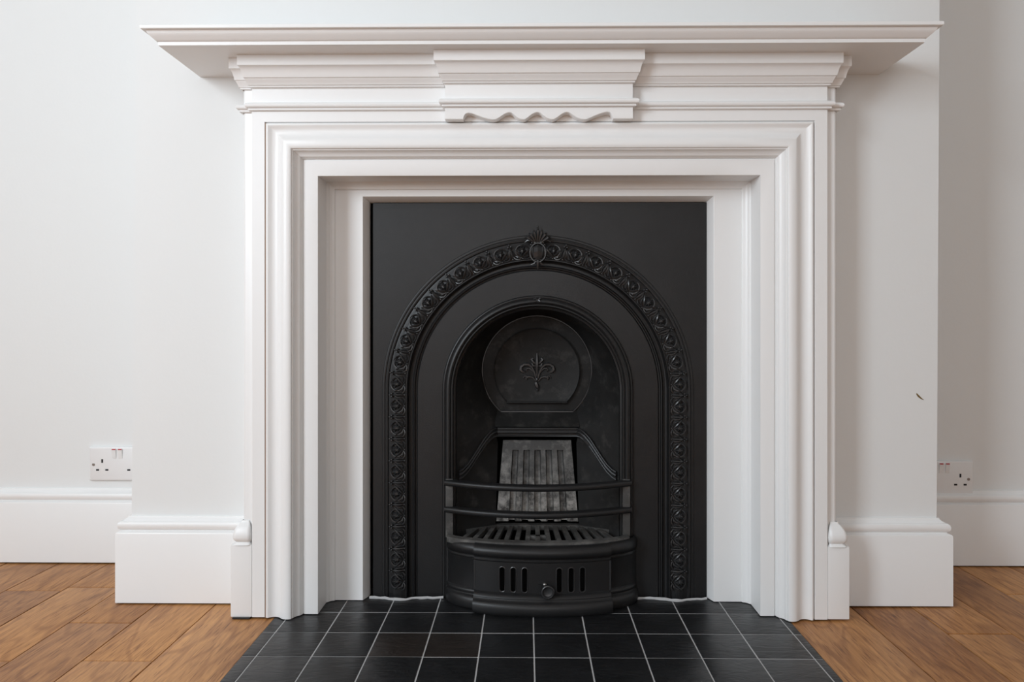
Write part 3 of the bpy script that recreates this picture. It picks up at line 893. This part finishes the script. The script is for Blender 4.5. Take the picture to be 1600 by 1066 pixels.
for s in (-1, 1):
    bm = bmesh.new(); box(bm, min(s*.184, s*.200), max(s*.184, s*.200), 1.573, 1.584, .135, .2615, .0015)
    gp('bar_post', bm, M_grate, angle=50)
# bottom grate: rim + ribs
ZG = .142
hg = .196
def front_y(x): return 1.5845-.0735*sqrt(max(0, 1-(x/.2105)**2))
def back_y(x):
    ax = abs(x)
    return 1.640 if ax < .088 else 1.640-(ax-.088)*.47
bm = bmesh.new()
xsn = [-hg+2*hg*k/40 for k in range(41)]
out_f = [(x, front_y(x)-.0005) for x in xsn]
ins_f = [(x, front_y(x)+.018) for x in xsn]
def bk(x): return max(back_y(x), front_y(x)+.0185)
ins_b = [(x, bk(x)) for x in xsn]
def strip(bm, A, B, z1, z0):
    a = [bm.verts.new((x, y, z1)) for x, y in A]; b = [bm.verts.new((x, y, z1)) for x, y in B]
    c = [bm.verts.new((x, y, z0)) for x, y in B]; d = [bm.verts.new((x, y, z0)) for x, y in A]
    grid_faces(bm, [d, a, b, c])
strip(bm, out_f, ins_f, ZG, ZG-.012)
strip(bm, ins_b, [(x, bk(x)+.02) for x in xsn], ZG+.001, ZG-.010)
gp('grate_rim', bm, M_grate, angle=40)
nrib = 15
for k in range(nrib):
    xx = -.158+.316*k/(nrib-1)
    yb_, yf2 = bk(xx*.86)+.003, front_y(xx)+.016
    if yb_-yf2 < .005: continue
    bm = bmesh.new()
    w = .0048
    vs = []
    for y, sc in ((yf2, 1.0), (yb_, .86)):
        for dx in (-w, w):
            for z in (ZG-.010, ZG): vs.append(bm.verts.new((xx*sc+dx, y, z)))
    for q in ((0,1,3,2), (4,6,7,5), (0,4,5,1), (2,3,7,6), (0,2,6,4), (1,5,7,3)): bm.faces.new([vs[i] for i in q])
    gp('rib', bm, M_grate)
bm = bmesh.new(); box(bm, -.019, .019, front_y(0)+.050, front_y(0)+.060, ZG-.01, ZG, .001); gp('lug', bm, M_grate)
# dark ash pit below
bm = bmesh.new(); box(bm, -.185, .185, 1.60, 1.66, .002, .10); gp('ash_pit', bm, M_void)

# ------------------------------------------------------------------ ashpan cover
cover = thing('ashpan_cover', 'black cast iron bow-fronted ashpan cover with six slots and a round knob', 'ashpan cover', (.0085, 1.52, 0))
def cp(name, bm, mat=M_iron, **k):
    lab = k.pop('label', None); par = k.pop('parent', None)
    o = obj(name, bm, mat, par or cover, smooth=True, **k)
    if not par: o.location = (0, -1.52, 0)
    if lab: o['label'] = lab
    return o
HX = .2050
CPR = [  # (height, offset forward of the panel face)
    (.1370, -.013), (.1385, -.008), (.1380, -.003), (.1360, .003), (.1325, .0075), (.1280, .0100), (.1235, .0105), (.1190, .0092), (.1150, .0062), (.1125, .0025),
    (.1115, .0008), (.1100, .0008), (.1085, .0022), (.1065, .0022), (.1052, .0008), (.1040, .0)]
CPB = [(.0420, 0), (.0410, .0012), (.0400, .0040), (.0380, .0058), (.0355, .0064), (.0335, .0058), (.0322, .0040), (.0305, .0036), (.0290, .0042), (.0278, .0060), (.0265, .0095), (.0240, .0125),
       (.0200, .0145), (.0150, .0152), (.0090, .0150), (.0045, .0138), (.0015, .0115), (.0012, .008)]
def plan(x, off, lift):
    """plan curve of the cover; centre section stands proud"""
    e = max(0, 1-(x/HX)**2)
    base = 1.584-.078*sqrt(e)**1.0
    # outward normal of the ellipse
    nx_ = x/(HX**2); ny_ = -(1584-0)*0
    a, b = HX, .078
    px, py = x, sqrt(e)*b
    n = Vector((px/a**2, -py/b**2)) if e > 0 else Vector((1 if x > 0 else -1, 0))
    n.normalize()
    return Vector((x, base))+Vector((n.x*.3, n.y))*(off+lift)
SX = .1415
def xs_list():
    out = []
    n = 14
    for k in range(n+1):
        th = math.acos(-1)+0
    ang = [pi-(pi*k/64) for k in range(65)]
    return [HX*cos(a) for a in ang]
XS = xs_list()
seg_side_l = [x for x in XS if x < -SX-.001]+[-SX]
seg_mid = [-SX]+[x for x in XS if abs(x) < SX-.001]+[SX]
seg_side_r = [SX]+[x for x in XS if x > SX+.001]
def cover_rows(xl, prof, lift):
    return [[plan(x, o, lift) for x in xl] for h, o in prof]
LIFT = .0085
allp = CPR+CPB
def build_cover():
    bm = bmesh.new()
    full = []
    for h, o in allp:
        lm = LIFT if h > .0412 else LIFT+.010*min(1, (.0412-h)/.012)
        r = []
        for xl, lf in ((seg_side_l, 0), (seg_mid, lm), (seg_side_r, 0)):
            for x in xl:
                p = plan(x, o, lf); r.append((p.x, p.y, h))
        full.append(r)
    nl, nm = len(seg_side_l), len(seg_mid)
    vr = [[bm.verts.new(c) for c in r] for r in full]
    ip_ = len(CPR)-1
    for i in range(len(vr)-1):
        a, b = vr[i], vr[i+1]
        for k in range(len(a)-1):
            if i == ip_ and nl <= k < nl+nm-1: continue     # slotted panel is built apart
            bm.faces.new((a[k], a[k+1], b[k+1], b[k]))
    # inner lip of the top rim
    lip = [bm.verts.new((v.co.x*.985, v.co.y+.004, .130)) for v in vr[0]]
    grid_faces(bm, [vr[0], lip])
    return bm
cp('cover_shell', build_cover(), angle=32)
# centre panel with six slots
slots = [-.083, -.0600, -.0365, .0345, .0590, .0825]
bm = bmesh.new()
SW, SZ0, SZ1 = .0050, .0455, .0920
xsn = [-SX]
for k, c in enumerate(slots):
    xsn += [c-SW-.0016, c-SW, c+SW, c+SW+.0016]
    if k == 2: xsn += [-.015, 0, .015]
xsn += [-.105, .105, -.125, .125, SX]
xsn = sorted(xsn)
zl = [.1040, SZ1+.0016+.0035, SZ1+.0035, SZ1, SZ0, SZ0-.0035, SZ0-.0051, .0420]
def in_slot(x0, x1):
    m = (x0+x1)/2
    return any(abs(m-c) < SW for c in slots)
gridv = []
for z in zl:
    gridv.append([])
    for x in xsn:
        p = plan(x, 0, LIFT); xx, yy = p
        gridv[-1].append(bm.verts.new((p.x, p.y, z)))
holes = []
for i in range(len(zl)-1):
    for k in range(len(xsn)-1):
        q = (gridv[i][k], gridv[i][k+1], gridv[i+1][k+1], gridv[i+1][k])
        if in_slot(xsn[k], xsn[k+1]) and 2 <= i <= 4:
            if i == 3: holes.append((k, i))
            else:      # rounded slot ends: half filled
                m = Vector((0, 0, 0))
                xa, xb = xsn[k], xsn[k+1]
                za, zb2 = zl[i], zl[i+1]
                N_ = 6
                arc_ = []
                for j in range(N_+1):
                    t = j/N_; xx = xa+(xb-xa)*t
                    f = sqrt(max(0, 1-(2*t-1)**2))
                    zz = (zb2+(za-zb2)*f) if i == 2 else (za+(zb2-za)*f)
                    p = plan(xx, 0, LIFT)
                    arc_.append((p.x, p.y, zz))
                arcv = [bm.verts.new(c) for c in arc_]
                edge = []
                for j in range(N_+1):
                    t = j/N_; xx = xa+(xb-xa)*t; p = plan(xx, 0, LIFT)
                    edge.append(bm.verts.new((p.x, p.y, za if i == 2 else zb2)))
                grid_faces(bm, [edge, arcv])
                inn = [bm.verts.new((c[0], c[1]+.006, c[2])) for c in arc_]
                grid_faces(bm, [arcv, inn])
            continue
        bm.faces.new(q)
for k, i in holes:
    for kk in (k, k+1):
        v0, v1 = gridv[i][kk], gridv[i+1][kk]
        w0 = bm.verts.new(v0.co+Vector((0, .006, 0))); w1 = bm.verts.new(v1.co+Vector((0, .006, 0)))
        bm.faces.new((v0, v1, w1, w0))
panel = cp('slotted_panel', bm, angle=32)
for sx in (-1, 1):    # upright beads at the ends of the panel
    bm = bmesh.new()
    pts = []
    for z in (.0425, .06, .085, .1035):
        p = plan(sx*(SX-.0005), .0, LIFT-.0012); pts.append((p.x, p.y, z))
    tube(bm, pts, .0026, 6)
    cp('panel_edge_bead', bm, M_iron2, parent=panel)
for c in slots:      # raised rims of the slots
    bm = bmesh.new()
    pts = []
    for k in range(20):
        a = 2*pi*k/20
        x = c+(SW+.0012)*cos(a); z = (.06875+(.01975)*(1 if sin(a) > 0 else -1)+(.0062)*sin(a)) if abs(sin(a)) > 1e-6 else .06875
        p = plan(x, .0000, LIFT); pts.append((p.x, p.y, z))
    tube(bm, pts, .0013, 5, closed=True)
    cp('slot_rim', bm, M_iron2, parent=panel)
bm = bmesh.new(); box(bm, -.12, .12, 1.545, 1.55, .01, .10); cp('slot_dark_panel', bm, M_void, label='black panel standing in for the dark interior behind the slots')  # flat black panel paints in the darkness seen through the slots
# knob with screw and its keyhole
bm = bmesh.new()
kx, kz = .0105, .0505
yk = 1.5005
def lathe_y(bm, cx, cz, prof, n=20):
    rows = []
    for r, y in prof: rows.append([bm.verts.new((cx+r*cos(2*pi*k/n), y, cz+r*sin(2*pi*k/n))) for k in range(n)])
    grid_faces(bm, rows, close=True); bm.faces.new(rows[0]); bm.faces.new(rows[-1])
lathe_y(bm, kx, kz, [(.0045, yk+.004), (.0042, yk-.006), (.0060, yk-.010), (.0105, yk-.013), (.0134, yk-.016), (.0142, yk-.019), (.0134, yk-.0212), (.0118, yk-.0218),
                     (.0106, yk-.0205), (.0096, yk-.0170), (.0060, yk-.0158), (.0010, yk-.0155)])
knob = cp('knob', bm, M_iron2, angle=50, label='round dished iron knob')
bm = bmesh.new(); ball(bm, (kx-.006, yk-.005, kz+.011), (.0040, .0040, .0034), 10, 8)
tube(bm, [(kx-.006, yk+.003, kz+.011), (kx-.006, yk-.005, kz+.011)], .0022, 8)
cp('screw', bm, M_screw, parent=knob)
bm = bmesh.new(); tube(bm, [(kx-.020, yk-.0002, kz+.0115), (kx-.010, yk-.0005, kz+.0105), (kx-.002, yk-.0006, kz+.0100)], [.0030, .0036, .0034], 8)
cp('keyhole', bm, M_void, parent=panel)
cover.location.x = .0085
for ch in cover.children: pass

# ------------------------------------------------------------------ sockets
def socket(loc, label, mirror_light=False):
    s = thing('double_socket', label, 'socket', loc)
    W_, H_ = .146, .086
    bm = bmesh.new()
    sec = [(0, 0.0), (.0, -.0050), (.0015, -.0075), (.004, -.0086)]
    rows = []
    for ins, y in sec:
        hw, hh = W_/2-ins, H_/2-ins; r = []
        for cx_, cz_, a0 in ((hw-.002, hh-.002, 0), (-hw+.002, hh-.002, pi/2), (-hw+.002, -hh+.002, pi), (hw-.002, -hh+.002, 1.5*pi)):
            for k in range(4):
                a = a0+pi/2*k/3; r.append(bm.verts.new((cx_+.002*cos(a), y, cz_+.002*sin(a))))
        rows.append(r)
    grid_faces(bm, rows, close=True); bm.faces.new(rows[-1])
    obj('faceplate', bm, M_plastic, s, smooth=True)
    for cx_ in (-.0385, .0405):
        for dx, dz, w, h in ((0, .0070, .0022, .0046), (-.0117, -.0155, .0038, .0020), (.0117, -.0155, .0038, .0020)):
            bm = bmesh.new(); box(bm, cx_*1.0+dx-w, cx_+dx+w, -.0090, -.0080, dz-h, dz+h)
            obj('pin_hole', bm, M_hole, s)
    for sx in (-.0078, .0078):
        bm = bmesh.new()
        vs = [(-.0048, -.0086, -.012), (.0048, -.0086, -.012), (.0048, -.0086, .012), (-.0048, -.0086, .012), (-.0046, -.0096, -.0118), (.0046, -.0096, -.0118), (.0046, -.0130, .0105), (-.0046, -.0130, .0105)]
        vv = [bm.verts.new((x, y, z)) for x, y, z in vs]
        for q in ((4, 5, 6, 7), (0, 1, 5, 4), (1, 2, 6, 5), (2, 3, 7, 6), (3, 0, 4, 7)): bm.faces.new([vv[i] for i in q])
        sw = obj('switch', bm, M_plastic, s); sw.location = (sx, 0, .0255)
        bm = bmesh.new(); box(bm, -.0044, .0044, -.0132, -.0100, .0098, .0122, .0003)
        obj('red_mark', bm, M_red, sw)
    for sx in (-1, 1):
        bm = bmesh.new()
        lathe_y(bm, sx*.0605, -.002, [(.0038, -.0080), (.0036, -.0092), (.0030, -.0094), (.0026, -.0088), (.0005, -.0088)], 14)
        obj('screw', bm, M_screw, s, smooth=True)
    return s
socket((-1.1254+.073, YA-.0002, .2462), 'white double wall socket with two red-topped switches left of the chimney breast', False)
socket((1.085-.073, YA-.0002, .2143), 'white double wall socket in shadow right of the chimney breast', True)

# little slate wedge under the left plinth
bm = bmesh.new(); box(bm, -.018, .018, -.006, .012, 0, .0028, .0008)
o = obj('slate_wedge', bm, M_slate, None); o.location = (-.603, 1.470, 0)
tag(o, 'thin grey slate wedge under the left plinth of the surround', 'wedge')
